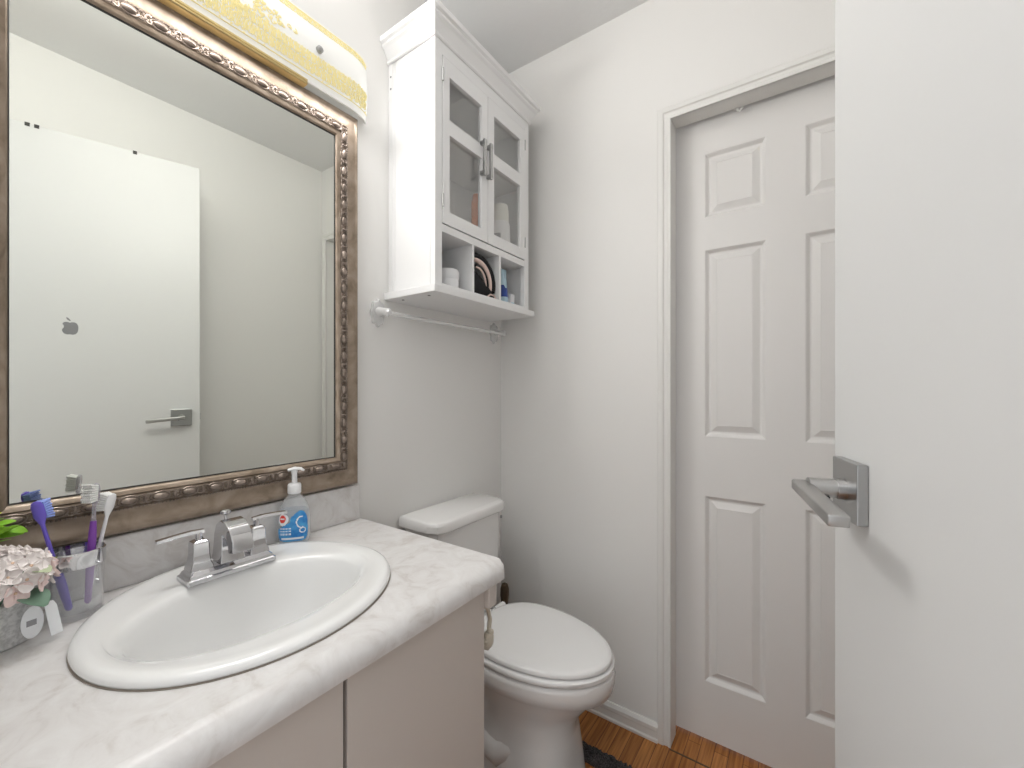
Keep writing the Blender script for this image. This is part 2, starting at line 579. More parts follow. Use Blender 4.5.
rings = [[corner(iy, iz, h, a / 0.070) for a, h in prof] for iy, iz in ((0, 0), (1, 0), (1, 1), (0, 1), (0, 0))]
fr = MB().loft(rings, cap=False).build('frame', M['bronze'], mirror, angle=50)
MB().box(0.010, 0.0180, gy0 - 0.004, gy1 + 0.004, gz0 - 0.004, gz1 + 0.004).build('mirror_glass', M['mirror'], mirror, smooth=False)
lip = [[corner(iy, iz, h, a / 0.070) for a, h in ((0.0697, 0.0185), (0.0697, 0.0205), (0.0713, 0.0200), (0.0713, 0.0184))]
       for iy, iz in ((0, 0), (1, 0), (1, 1), (0, 1), (0, 0))]
MB().loft(lip, cap=False).build('sight_edge', M['dark'], fr, smooth=False)
# carved band: repeated ovals and scrolls along the raised round
orn = MB()


def motif(o, along, across, L):
    """one repeat centred at o; along / across are unit vectors in the wall plane"""
    nrm = Vector((1, 0, 0))
    R = Matrix((along, across, nrm)).transposed()
    orn.ball(o + nrm * 0.002, (L * 0.27, 0.0066, 0.0058), 10, 6, R)
    ring = [o + along * (L * 0.33 * math.cos(t * PI / 8)) + across * (0.0086 * math.sin(t * PI / 8)) + nrm * 0.0012 for t in range(17)]
    orn.tube(ring, 0.0013, 5, cap=False)
    c2 = o + along * (L * 0.5)
    for s in (1, -1):
        for q in (1, -1):
            pts = []
            for i in range(9):
                t = i / 8
                a = 0.4 + t * 4.6
                rr = 0.0052 * (1 - 0.72 * t)
                pts.append(c2 + along * (q * (0.0046 + rr * math.cos(a))) + across * (s * (0.0042 + rr * math.sin(a) * 0.8)) + nrm * (0.0022 + 0.001 * t))
            orn.tube(pts, [0.0017 - 0.0006 * i / 8 for i in range(9)], 5)
    orn.ball(c2 + nrm * 0.0025, (0.0026, 0.0072, 0.0040), 8, 6, R)


band = 0.050 / 0.070
P = [Vector(corner(iy, iz, 0.0305, band)) for iy, iz in ((0, 0), (1, 0), (1, 1), (0, 1), (0, 0))]
for a, b in zip(P[:-1], P[1:]):
    dv = (b - a)
    n = round(dv.length / 0.0455)
    al = dv.normalized()
    ac = Vector((1, 0, 0)).cross(al)
    for i in range(n):
        motif(a + dv * ((i + 0.5) / n), al, ac, dv.length / n)
orn.build('carved_band', M['bronze_dark'], fr)
# fine beading beside the band
bd = MB()
P = [Vector(corner(iy, iz, 0.031, 0.039 / 0.070)) for iy, iz in ((0, 0), (1, 0), (1, 1), (0, 1), (0, 0))]
for a, b in zip(P[:-1], P[1:]):
    dv = (b - a)
    n = round(dv.length / 0.0056)
    for i in range(n):
        bd.ball(a + dv * ((i + 0.5) / n), 0.0021, 6, 4)
bd.build('beading', M['bronze_dark'], fr)

# ------------------------------------------------------------------ vanity light
lamp = thing('vanity_light', 'frosted glass bath light bar with gold filigree above the mirror', 'wall lamp', (0, 0.36, 1.98))
yc, half, dep = 0.36, 0.385, 0.048
z0s, z1s = 1.903, 2.066


def shade_pt(s, v, off=0.0):
    """s: -1..1 along the bar, v: 0..1 up the glass"""
    R = 0.08
    straight = half - R
    arc = 0.105
    tot = straight + arc
    d = abs(s) * tot
    sg = 1 if s >= 0 else -1
    bulge = 0.012 * math.sin(PI * v)
    dd = dep + bulge + off
    if d <= straight:
        x, y = dd, d
    else:
        a = min((d - straight) / arc, 1.0) * PI / 2
        x = dd * math.cos(a)
        y = straight + (R + off) * math.sin(a)
    # the corners of the glass are rounded off towards the ends
    zz = z0s + (z1s - z0s) * v
    e = max(0.0, (abs(s) - 0.80) / 0.20)
    zm = (z0s + z1s) / 2
    zz = zm + (zz - zm) * (1 - 0.16 * e ** 2.2)
    return (max(x, 0.0015), yc + sg * y, zz)


NS, NV = 72, 12
g = MB()
g.loft([[shade_pt(-1 + 2 * i / NS, v / NV) for v in range(NV + 1)] + [shade_pt(-1 + 2 * i / NS, v / NV, -0.004) for v in range(NV, -1, -1)]
        for i in range(NS + 1)])
shade = g.build('lamp_shade', M['shade'], lamp)
# gilded filigree: two scrolling borders and a centre spray, raised a hair off the glass
gd = MB()


def scroll(s0, v0, size_s, size_v, turn, q, r=0.0011):
    pts = []
    for i in range(12):
        t = i / 11
        a = turn + q * t * 5.2
        k = 1 - 0.75 * t
        pts.append(shade_pt(s0 + size_s * k * math.cos(a), v0 + size_v * k * math.sin(a), 0.0006))
    gd.tube(pts, r, 4)


n = 104
for i in range(n):
    s = -0.86 + 1.72 * i / (n - 1)
    for v0, sg in ((0.20, 1), (0.34, 1), (0.92, -1)):
        hgt = 0.085 if v0 < 0.5 else 0.05
        scroll(s, v0, 0.015, hgt, PI / 2 * sg + (0.4 if i % 2 else -0.4), 1 if i % 2 else -1, 0.0010)
        scroll(s + 0.011, v0 + 0.03 * sg, 0.015, hgt * 0.8, -PI / 2 * sg, -1 if i % 2 else 1, 0.0009)
        for _ in range(3):
            ss, vv = s + random.uniform(-.014, .014), v0 + random.uniform(-1, 1) * hgt
            gd.ball(shade_pt(ss, min(max(vv, .03), .97), 0.0006), (0.0010, 0.0022, 0.0018), 6, 4)
for v in (0.10, 0.97):
    gd.tube([shade_pt(-0.9 + 1.8 * i / 60, v, 0.0006) for i in range(61)], 0.0014, 4)
for _ in range(130):
    s = random.triangular(-0.40, 0.40, 0.0)
    wv = 0.15 * (1 - (abs(s) / 0.40) ** 1.3) + 0.03
    gd_v = 0.54 + random.uniform(-wv, wv)
    scroll(s, gd_v, 0.014, 0.045, random.uniform(0, 6.28), random.choice((-1, 1)), 0.0012)
    gd.ball(shade_pt(s + 0.01, gd_v, 0.0006), (0.0012, 0.004, 0.003), 6, 4)
gd.build('gold_filigree', M['gold_print'], shade)
bk = MB()
bk.box(0.0005, 0.012, yc - 0.36, yc + 0.36, 1.908, 2.058, bevel=0.004)
bk.build('back_plate', M['white_metal'], lamp, smooth=False)
rl = MB()
rp = [(0.0, 0.0), (0.018, 0.0), (0.020, 0.002), (0.020, 0.005), (0.017, 0.006), (0.020, 0.008), (0.020, 0.012), (0.0, 0.012)]
rl.prism(rp, lambda u, v, t: (0.037 + u, t, 1.8895 + v), yc - 0.187, yc + 0.187)
rl.build('bottom_rail', M['brass'], lamp, smooth=False)
for s in (-1, 1):
    x, y, z = shade_pt(0.515 * s, 0.5)
    k = MB()
    k.tube([(x - 0.03, y, z), (x + 0.012, y, z)], 0.003, 10)
    k.tube([(x + 0.002, y, z), (x + 0.004, y, z), (x + 0.011, y, z), (x + 0.013, y, z)], [0.006, 0.008, 0.008, 0.005], 16)
    k.build('finial', M['nickel'], lamp)

# ------------------------------------------------------------------ wall cabinet
CX, CY0, CY1 = 0.1976, 0.831, 1.310
CZ0, CZ1 = 1.445, 2.150
cab = thing('wall_cabinet', 'white wall cabinet with two glass doors over open cubbies above the toilet', 'cabinet', (0, (CY0 + CY1) / 2, CZ0))
b = MB()
b.box(0.001, 0.008, CY0 + 0.004, CY1 - 0.004, CZ0, CZ1)                     # back
b.box(0.001, CX - 0.002, CY0 + 0.002, CY0 + 0.014, CZ0, CZ1)                # sides
b.box(0.001, CX - 0.002, CY1 - 0.014, CY1 - 0.002, CZ0, CZ1)
b.box(0.001, CX - 0.002, CY0 + 0.004, CY1 - 0.004, 2.108, CZ1)              # top
b.box(0.008, CX - 0.002, CY0 + 0.004, CY1 - 0.004, 1.604, 1.618)            # floor of the door section
b.box(0.008, 0.172, CY0 + 0.014, CY1 - 0.014, 1.896, 1.908)                 # inner shelf
b.build('carcass', M['cab'], cab, smooth=False)
ff = MB()                                                                   # face frame
ff.box(CX - 0.018, CX, CY0, CY0 + 0.0275, CZ0, CZ1)
ff.box(CX - 0.018, CX, CY1 - 0.0275, CY1, CZ0, CZ1)
ff.box(CX - 0.018, CX, CY0 + 0.0275, CY1 - 0.0275, 2.101, CZ1)
ff.box(CX - 0.018, CX, CY0 + 0.0275, CY1 - 0.0275, 1.602, 1.624)
ff.box(CX - 0.018, CX, CY0 + 0.0275, CY1 - 0.0275, CZ0, 1.456)
ff.build('face_frame', M['cab'], cab, smooth=False, bevel=0.0008)
sp = MB()                                                                   # stiles of the near side
sp.box(0.001, 0.020, CY0 - 0.0005, CY0 + 0.004, CZ0, CZ1)
sp.box(0.023, 0.029, CY0 + 0.0005, CY0 + 0.004, CZ0, CZ1)
sp.box(0.032, CX - 0.02, CY0 + 0.0006, CY0 + 0.004, CZ0, CZ1)
sp.build('side_panel', M['cab'], cab, smooth=False)
for yy, ww in ((0.9915, 0.0085), (1.1290, 0.0110)):
    MB().box(0.008, CX - 0.001, yy, yy + ww, CZ0, 1.606).build('divider', M['cab'], cab, smooth=False)
MB().box(0.0, 0.2135, 0.814, 1.327, 1.424, CZ0, bevel=0.002).build('bottom_shelf', M['cab'], cab, smooth=False)
# crown moulding around three sides
cpz = [(0.0, 2.136), (0.004, 2.136), (0.007, 2.139), (0.007, 2.144), (0.004, 2.148), (0.009, 2.157), (0.018, 2.173), (0.025, 2.179), (0.025, 2.186),
       (0.032, 2.190), (0.032, 2.204), (0.029, 2.208), (0.0, 2.208)]
k = 1.0
rings = [[(0.001, CY0 - o * k, z) for o, z in cpz], [(CX + o * k, CY0 - o * k, z) for o, z in cpz],
         [(CX + o * k, CY1 + o * k, z) for o, z in cpz], [(0.001, CY1 + o * k, z) for o, z in cpz]]
cr = MB().loft(rings)
cr.box(0.001, CX, CY0, CY1, 2.18, 2.208)
cr.build('crown_moulding', M['cab'], cab, smooth=False)


def cab_door(y0, y1, py0, py1, hy, hinge_y):
    d = MB()
    x0, x1 = CX - 0.014, CX + 0.002
    z0, z1 = 1.627, 2.098
    d.box(x0, x1, y0, py0, z0, z1)
    d.box(x0, x1, py1, y1, z0, z1)
    d.box(x0, x1, py0, py1, z0, 1.664)
    d.box(x0, x1, py0, py1, 1.886, 1.928)
    d.box(x0, x1, py0, py1, 2.052, z1)
    o = d.build('door', M['cab'], cab, smooth=False)
    for za, zb in ((1.664, 1.886), (1.928, 2.052)):
        MB().box(x0 + 0.004, x0 + 0.007, py0, py1, za, zb).build('glass_pane', M['glass'], o, smooth=False)
    hd = MB()
    for z in (1.836, 1.930):
        hd.box(x1 - 0.001, x1 + 0.020, hy - 0.0055, hy + 0.0055, z - 0.006, z + 0.006)
    hd.box(x1 + 0.011, x1 + 0.019, hy - 0.005, hy + 0.005, 1.826, 1.940)
    hd.build('handle', M['nickel'], o, smooth=False, bevel=0.0008)
    for z in (1.69, 2.045):
        hg = MB()
        hg.tube([(x1 + 0.001, hinge_y, z - 0.018), (x1 + 0.001, hinge_y, z + 0.018)], 0.0028, 8)
        hg.build('hinge', M['nickel'], o)


cab_door(0.8605, 1.0635, 0.887, 1.034, 1.031, 0.8595)
cab_door(1.0665, 1.281, 1.098, 1.253, 1.062, 1.2825)
for z in (2.062, 2.098):
    MB().tube([(0.012, CY0 - 0.0015, z), (0.012, CY0 + 0.001, z)], 0.003, 10).build('screw_cap', M['sticker'], cab)
for x in (0.05, 0.16):
    MB().tube([(x, 0.845, 1.4225), (x, 0.845, 1.425)], 0.004, 10).build('screw_cap', M['sticker'], cab)

# things in the cabinet
t = thing('lidded_tub', 'small white round tub in the left cubby of the wall cabinet', 'tub', (0.145, 0.936, CZ0))
MB().lathe([(0.0325, CZ0 + .0005), (0.034, CZ0 + 0.004), (0.034, CZ0 + 0.064), (0.031, CZ0 + 0.070), (0.012, CZ0 + 0.072)], (0.145, 0.936), 32).build('jar', M['white_plastic'], t)
MB().lathe([(0.0345, CZ0 + 0.0425), (0.0352, CZ0 + 0.0435), (0.0352, CZ0 + 0.065), (0.032, CZ0 + 0.072), (0.012, CZ0 + 0.074)], (0.145, 0.936), 32).build('lid', M['white_plastic'], t)

sl = thing('spa_headband', 'black cloth headband with pink trim folded in the middle cubby', 'headband', (0.11, 1.068, CZ0))
s = MB()
rng = []
for i in range(15):
    t_ = i / 14
    y = 1.0035 + 0.121 * t_
    hh = 0.094 * (1 - t_ ** 1.5) + 0.012
    if i == 0:
        hh *= 0.8
    rng.append([(0.105 + 0.087 * math.copysign(abs(math.cos(a * PI / 10)) ** 0.6, math.cos(a * PI / 10)), y,
                 CZ0 + 0.0015 + hh * (0.5 + 0.5 * math.copysign(abs(math.sin(a * PI / 10)) ** 0.7, math.sin(a * PI / 10)))) for a in range(20)])
s.loft(rng).build('folded_cloth', M['black_cloth'], sl)


def loop(r_y, r_z, x, rad, a0=100, a1=-8, fl=1.0):
    q_ = []
    for i in range(16):
        a = math.radians(a0 + (a1 - a0) * i / 15)
        q_.append((x, 1.026 + r_y * math.cos(a), CZ0 + 0.046 + r_z * math.sin(a)))
    return MB().tube(q_, [rad * (0.7 + 0.3 * math.sin(PI * i / 15)) for i in range(16)], 10, flat=fl)


loop(0.090, 0.088, 0.176, 0.0150).build('rolled_loop', M['black_cloth'], sl)
loop(0.070, 0.074, 0.183, 0.0090).build('pink_trim', M['pink_cloth'], sl)
loop(0.053, 0.055, 0.186, 0.0060).build('inner_fold', M['black_cloth'], sl)
loop(0.042, 0.050, 0.188, 0.0036).build('pink_trim', M['pink_cloth'], sl)
MB().tube([(0.193, 1.072, CZ0 + 0.012), (0.190, 1.090, CZ0 + 0.022), (0.193, 1.106, CZ0 + 0.020), (0.190, 1.120, CZ0 + 0.008)], 0.0026, 8).build('pink_piping', M['pink_cloth'], sl)

tp = thing('toothpaste_tube', 'blue and white toothpaste tube standing in the right cubby', 'toothpaste', (0.150, 1.219, CZ0))
k = MB()
rings = []
for z, a, bq in ((0.012, 0.016, 0.016), (0.03, 0.0165, 0.016), (0.080, 0.0165, 0.010), (0.140, 0.0165, 0.0012)):
    rings.append([(0.150 + bq * math.sin(i * PI / 10), 1.219 + a * math.cos(i * PI / 10), CZ0 + z) for i in range(20)])
k.loft(rings).build('tube', [M['sky']], tp)
k = MB()
for z, a, bq in ():
    pass
rings = []
for z, a, bq in ((0.040, 0.0170, 0.0150), (0.060, 0.0170, 0.0126), (0.082, 0.0170, 0.0096)):
    rings.append([(0.150 + bq * math.sin(i * PI / 10), 1.219 + a * math.cos(i * PI / 10), CZ0 + z) for i in range(20)])
k.loft(rings).build('printed_band', M['navy'], tp)
MB().lathe([(0.013, CZ0 + 0.0005), (0.014, CZ0 + 0.003), (0.012, CZ0 + 0.013)], (0.150, 1.219), 20).build('cap', M['white_plastic'], tp)
tc_ = thing('white_carton', 'narrow white carton beside the toothpaste in the right cubby', 'carton', (0.14, 1.247, CZ0))
MB().box(0.11, 0.165, 1.241, 1.266, CZ0 + 0.0005, CZ0 + 0.056, bevel=0.001).build('box', M['white_plastic'], tc_, smooth=False)
MB().box(0.164, 0.1656, 1.244, 1.263, CZ0 + 0.012, CZ0 + 0.026).build('printed_band', M['sky'], tc_, smooth=False)

ob = thing('orange_bottle', 'orange bottle behind the lower pane of the left cabinet door', 'bottle', (0.145, 1.076, 1.618))
MB().lathe([(0.016, 1.6185), (0.019, 1.622), (0.019, 1.775), (0.015, 1.782)], (0.145, 1.076), 20).build('body', M['orange'], ob)
MB().lathe([(0.0145, 1.780), (0.0145, 1.798), (0.012, 1.800)], (0.145, 1.076), 20).build('cap', M['orange'], ob)
wb = thing('white_bottle', 'white capped bottle with grey label behind the right cabinet door', 'bottle', (0.140, 1.212, 1.618))
MB().lathe([(0.031, 1.6185), (0.035, 1.622), (0.036, 1.70), (0.035, 1.742), (0.029, 1.755)], (0.140, 1.212), 28).build('body', M['white_plastic'], wb)
MB().lathe([(0.0305, 1.752), (0.0305, 1.790), (0.027, 1.812), (0.012, 1.819)], (0.140, 1.212), 28).build('cap', mat('cream_cap', (0.80, 0.80, 0.74), 0.4), wb)
k = MB()
for (a0, a1, za, zb) in ((-2.0, -0.9, 1.660, 1.704),):
    k.loft([[(0.140 + 0.0366 * math.cos(a0 + (a1 - a0) * i / 10), 1.212 + 0.0366 * math.sin(a0 + (a1 - a0) * i / 10), z) for i in range(11)] for z in (za, zb)], closed=False)
k.build('printed_label', M['grey_print'], wb)

# ------------------------------------------------------------------ clear towel bar
tb = thing('towel_bar', 'clear acrylic towel bar with scalloped brackets under the wall cabinet', 'towel bar', (0, 1.07, 1.38))
for y in (0.789, 1.352):
    k = MB()
    sc_ = []
    for i in range(48):
        a = 2 * PI * i / 48
        rr = 1 + 0.07 * math.cos(8 * a)
        sc_.append((0.024 * rr * math.cos(a) * (1 if abs(math.cos(a)) < .5 else 1), 0.040 * rr * math.sin(a)))
    k.loft([[(x, y + u * f, 1.381 + v * f) for u, v in sc_] for x, f in ((0.0005, 1.0), (0.006, 1.0), (0.010, 0.90), (0.012, 0.55))])
    k.lathe([(0, 0)], n=3, cap=False) if False else None
    k.tube([(0.010, y, 1.384), (0.030, y, 1.382), (0.050, y, 1.378), (0.058, y, 1.376)], [0.015, 0.011, 0.012, 0.008], 16)
    k.build('bracket', M['acrylic'], tb)
MB().tube([(0.050, 0.778, 1.376), (0.050, 1.366, 1.376)], 0.0062, 14).build('rod', M['acrylic'], tb)

# ------------------------------------------------------------------ vanity cabinet
van = thing('vanity_cabinet', 'beige flat-fronted vanity cabinet under the worktop', 'cabinet', (0.245, 0.31, 0))
VX = 0.488
b = MB()
b.box(0.003, VX - 0.018, -0.052, 0.685, 0.09, 0.62)
b.box(0.003, VX - 0.06, -0.052, 0.685, 0.0, 0.09)
b.box(VX - 0.03, VX - 0.018, -0.052, 0.685, 0.62, 0.755)
b.box(0.003, VX - 0.018, 0.673, 0.685, 0.62, 0.755)
b.box(0.003, VX - 0.018, -0.052, -0.04, 0.62, 0.755)
b.build('carcass', M['vanity'], van, smooth=False)
MB().box(VX - 0.018, VX, -0.050, 0.3600, 0.10, 0.752).build('door', M['vanity'], van, smooth=False, bevel=0.0012)
MB().box(VX - 0.018, VX, 0.3665, 0.686, 0.10, 0.752).build('door', M['vanity'], van, smooth=False, bevel=0.0012)
MB().box(VX - 0.0175, VX - 0.009, 0.3602, 0.3663, 0.10, 0.752).build('gap_strip', M['dark'], van, smooth=False)

# ------------------------------------------------------------------ worktop with cut-out for the sink
CT = 0.797
SXc, SYc, SA, SB = 0.246, 0.347, 0.221, 0.234     # sink ellipse
top = thing('worktop', 'mottled white laminate worktop with rounded front edge and backsplash', 'worktop', (0.26, 0.33, CT))


def sink_dev(a):
    return 1 - 0.0041 + 0.0045 * math.cos(a) + 0.0041 * math.sin(a) + 0.0065 * math.cos(2 * a) + 0.003 * math.sin(2 * a) - 0.0098 * math.cos(3 * a) - 0.0099 * math.sin(3 * a)


def sink_pt(a, f=1.0, z=0.0, cx=SXc, cy=SYc, ax=SA, ay=SB, shear=0.020):
    f *= sink_dev(a)
    x, y = ax * math.cos(a), ay * math.sin(a)
    p, q = (x - y) / 2, (x + y) / 2
    p *= 1 + shear
    q *= 1 - shear
    return (cx + f * (p + q), cy + f * (q - p), z)


WY0, WY1, FX = -0.053, 0.720, 0.493
N = 96


def rect_pt(a):
    """point on the flat top's boundary in direction a from the sink centre"""
    c, s = math.cos(a), math.sin(a)
    ts = []
    if c > 1e-9: ts.append((FX - SXc) / c)
    if c < -1e-9: ts.append((0.0005 - SXc) / c)
    if s > 1e-9: ts.append((WY1 - SYc) / s)
    if s < -1e-9: ts.append((WY0 - SYc) / s)
    t = min(ts)
    return (SXc + t * c, SYc + t * s, CT)


# angles incl. the exact corner directions
angs = sorted([2 * PI * i / N for i in range(N)] + [math.atan2(y - SYc, x - SXc) % (2 * PI) for x in (0.0005, FX) for y in (WY0, WY1)])
w = MB()
inner = [sink_pt(a, 0.93, CT) for a in angs]
outer = [rect_pt(a) for a in angs]
inner_b = [(x, y, CT - 0.03) for x, y, z in inner]
outer_b = [(x, y, CT - 0.03) for x, y, z in outer]
w.loft([outer_b, outer, inner, inner_b, outer_b], cap=False)
# rolled front edge and its end
ep = [(FX, CT)]
for i in range(1, 9):
    a = PI / 2 - i / 8 * PI * 0.60
    ep.append((FX + 0.0285 * math.cos(a) * 1.0, CT - 0.0285 + 0.0285 * math.sin(a)))
ep += [(FX + 0.017, CT - 0.037), (FX + 0.010, CT - 0.037), (FX + 0.002, CT - 0.033), (FX - 0.004, CT - 0.030)]
er = []
for y, sh in ((WY0, 0), (WY1 - 0.012, 0), (WY1 - 0.006, 0.002), (WY1 - 0.002, 0.006), (WY1, 0.014)):
    er.append([(min(u, FX + 0.0285 - sh) if u > FX else u, y, v) for u, v in ep])
w.loft(er)
w.build('slab', M['laminate'], top, angle=40)
bs = MB()
bs.box(0.0005, 0.020, WY0, WY1 - 0.001, CT - 0.001, 0.8925, bevel=0.004, seg=3)
bs.build('backsplash', M['laminate'], top, angle=50)
MB().box(VX - 0.10, VX + 0.012, 0.687, 0.7135, 0.700, CT - 0.03, bevel=0.003).build('end_block', M['vanity'], top, smooth=False)

# ------------------------------------------------------------------ sink
sink = thing('sink', 'white oval drop-in sink set into the worktop', 'sink', (SXc, SYc, CT))
s = MB()
BC = (0.262, 0.346)
BA, BB = 0.129, 0.188
rings = []
z = CT
for f, dz in ((0.985, 0.0004), (1.0, 0.002), (1.004, 0.006), (0.995, 0.0105), (0.965, 0.0135), (0.92, 0.0135), (0.87, 0.0115)):
    rings.append([sink_pt(2 * PI * i / N, f, z + dz) for i in range(N)])
out_ring = [Vector(sink_pt(2 * PI * i / N, 0.87, z + 0.0115)) for i in range(N)]


def bowl(i, f, dz):
    a = 2 * PI * i / N
    p = sink_pt(a, f, z + dz, BC[0], BC[1], BA, BB)
    return Vector(p)


for t_ in (0.35, 0.7):
    rings.append([out_ring[i].lerp(bowl(i, 1.05, 0.007), t_) for i in range(N)])
for f, dz in ((1.05, 0.007), (1.0, 0.003), (0.965, -0.006), (0.93, -0.022), (0.88, -0.05), (0.80, -0.085), (0.68, -0.115), (0.52, -0.134),
              (0.35, -0.143), (0.18, -0.147), (0.10, -0.149)):
    rings.append([bowl(i, f, dz) for i in range(N)])
s.loft(rings, cap=False)
s.build('basin', M['porcelain'], sink, angle=80)
MB().lathe([(0.024, CT - 0.1485), (0.024, CT - 0.146), (0.020, CT - 0.1445), (0.017, CT - 0.147), (0.003, CT - 0.147)], BC, 28).build('drain', M['chrome'], sink)
MB().loft([[sink_pt(2 * PI * i / N, f, CT + dz) for i in range(N)] for f, dz in ((1.007, 0.0002), (1.006, 0.0012), (0.996, 0.0014))], cap=False).build(
    'caulk_line', mat('dark_caulk', (0.30, 0.26, 0.22), 0.6), sink)  # thin dark line where the sink rim meets the worktop

# ------------------------------------------------------------------ faucet
FZ = CT + 0.010
fx0, fx1, fy0, fy1 = 0.086, 0.144, 0.281, 0.432
fc = thing('faucet', 'chrome two-lever faucet on the back rim of the oval sink', 'faucet', (0.115, 0.357, FZ))
k = MB()


def rect(x0, x1, y0, y1, z, c=0.0):
    return [(x0 + c, y0, z), (x1 - c, y0, z), (x1, y0 + c, z), (x1, y1 - c, z), (x1 - c, y1, z), (x0 + c, y1, z), (x0, y1 - c, z), (x0, y0 + c, z)]


k.loft([rect(fx0 + i, fx1 - i, fy0 + i, fy1 - i, FZ + z_, 0.002) for i, z_ in ((0, 0.0), (0, 0.007), (0.003, 0.009), (0.005, 0.014), (0.009, 0.018), (0.011, 0.020))])
base = k.build('base', M['chrome'], fc, smooth=False, bevel=0.0008)
for cy, sgn in ((0.3075, -1), (0.4065, 1)):
    k = MB()
    cx_ = 0.113
    k.loft([rect(cx_ - h_, cx_ + h_, cy - h_, cy + h_, FZ + z_, 0.0016) for h_, z_ in
            ((0.0185, 0.019), (0.0175, 0.024), (0.0150, 0.032), (0.0135, 0.045), (0.0130, 0.066), (0.0120, 0.069), (0.0085, 0.0715))])
    tw = k.build('handle_tower', M['chrome'], fc, smooth=False, bevel=0.0006)
    k = MB()
    k.tube([(cx_, cy, FZ + 0.070), (cx_, cy, FZ + 0.086)], [0.0065, 0.0055], 16)
    L = 0.061
    rings = []
    for t_, hw, zz, th in ((-0.008, 0.0045, 0.086, 0.0034), (0.012, 0.0055, 0.0872, 0.0034), (0.035, 0.0060, 0.0858, 0.0031), (L, 0.0066, 0.0835, 0.0028), (L + 0.002, 0.006, 0.0835, 0.0022)):
        y = cy + sgn * t_
        rings.append([(cx_ - 0.004 * t_ / L - hw, y, FZ + zz - th), (cx_ - 0.004 * t_ / L + hw, y, FZ + zz - th),
                      (cx_ - 0.004 * t_ / L + hw, y, FZ + zz + th), (cx_ - 0.004 * t_ / L - hw, y, FZ + zz + th)])
    k.loft(rings)
    k.build('lever', M['chrome'], tw, smooth=False, bevel=0.001)
k = MB()
cy = 0.357
path = [(0.110, 0.020, 0.024, 0.0215), (0.110, 0.030, 0.0215, 0.0195), (0.110, 0.050, 0.0195, 0.0185), (0.111, 0.066, 0.0185, 0.0182), (0.115, 0.079, 0.0165, 0.0182),
        (0.125, 0.0865, 0.0140, 0.0182), (0.140, 0.0850, 0.0130, 0.0182), (0.154, 0.077, 0.0120, 0.0180), (0.163, 0.064, 0.0112, 0.0178), (0.166, 0.046, 0.0108, 0.0176)]
rings = []
for i, (x, zz, th, hw) in enumerate(path):
    a = path[max(0, i - 1)]
    c2 = path[min(len(path) - 1, i + 1)]
    tx, tz = c2[0] - a[0], c2[1] - a[1]
    l = math.hypot(tx, tz)
    nx, nz = tz / l, -tx / l
    rings.append([(x + nx * th, cy - hw, FZ + zz + nz * th), (x + nx * th, cy + hw, FZ + zz + nz * th),
                  (x - nx * th, cy + hw, FZ + zz - nz * th), (x - nx * th, cy - hw, FZ + zz - nz * th)])
k.loft(rings)
spt = k.build('spout', M['chrome'], fc, smooth=True, angle=50, bevel=0.0012)
k = MB()
k.tube([(0.097, cy, FZ + 0.085), (0.097, cy, FZ + 0.104)], 0.0028, 10)
k.tube([(0.097, cy, FZ + 0.088), (0.097, cy, FZ + 0.091)], [0.009, 0.0065], 14)
k.tube([(0.097, cy, FZ + 0.103), (0.097, cy, FZ + 0.106), (0.097, cy, FZ + 0.111), (0.097, cy, FZ + 0.113)], [0.0055, 0.0098, 0.0098, 0.0065], 16)
k.build('lift_rod', M['chrome'], fc)

# ------------------------------------------------------------------ soap dispenser
SX, SY = 0.052, 0.5175
sd = thing('soap_dispenser', 'clear pump bottle of hand soap with a blue label by the backsplash', 'soap bottle', (SX, SY, CT))
rz = math.radians(-38)


def sd_pt(a, rx, ry, z, pw=0.75):
    """flattened bottle section, broad side turned towards the room"""
    c, s = math.cos(a), math.sin(a)
    u = ry * math.copysign(abs(c) ** pw, c)       # broad
    v = rx * math.copysign(abs(s) ** pw, s)       # depth
    return (SX + v * math.cos(rz) - u * math.sin(rz), SY + v * math.sin(rz) + u * math.cos(rz), CT + z)


secs = [(0.017, 0.026, 0.0005), (0.021, 0.031, 0.003), (0.0225, 0.0335, 0.012), (0.0228, 0.0345, 0.035), (0.0225, 0.0340, 0.060), (0.021, 0.0315, 0.080),
        (0.018, 0.026, 0.096), (0.0135, 0.018, 0.107), (0.0115, 0.0130, 0.113), (0.0115, 0.0120, 0.120)]
k = MB()
k.loft([[sd_pt(2 * PI * i / 36, rx, ry, zz) for i in range(36)] for rx, ry, zz in secs])
body_o = k.build('bottle_body', M['bottle'], sd, angle=60)
k = MB()
k.loft([[sd_pt(2 * PI * i / 36, rx - 0.0016, ry - 0.0016, zz + (0.001 if zz < 0.002 else 0)) for i in range(36)] for rx, ry, zz in secs[:6]])
k.build('liquid_soap', M['soap'], sd, angle=60)


def lab(u, w_, off):
    """label coordinates on the broad front: u across (-1..1), w_ up (0..1)"""
    a = PI / 2 - u * 1.05
    zz = 0.010 + 0.072 * w_
    import bisect
    for s0, s1 in zip(secs[:-1], secs[1:]):
        if s0[2] <= zz <= s1[2]:
            f = (zz - s0[2]) / (s1[2] - s0[2])
            rx, ry = s0[0] + (s1[0] - s0[0]) * f, s0[1] + (s1[1] - s0[1]) * f
            break
    return sd_pt(a, rx + off, ry + off, zz)


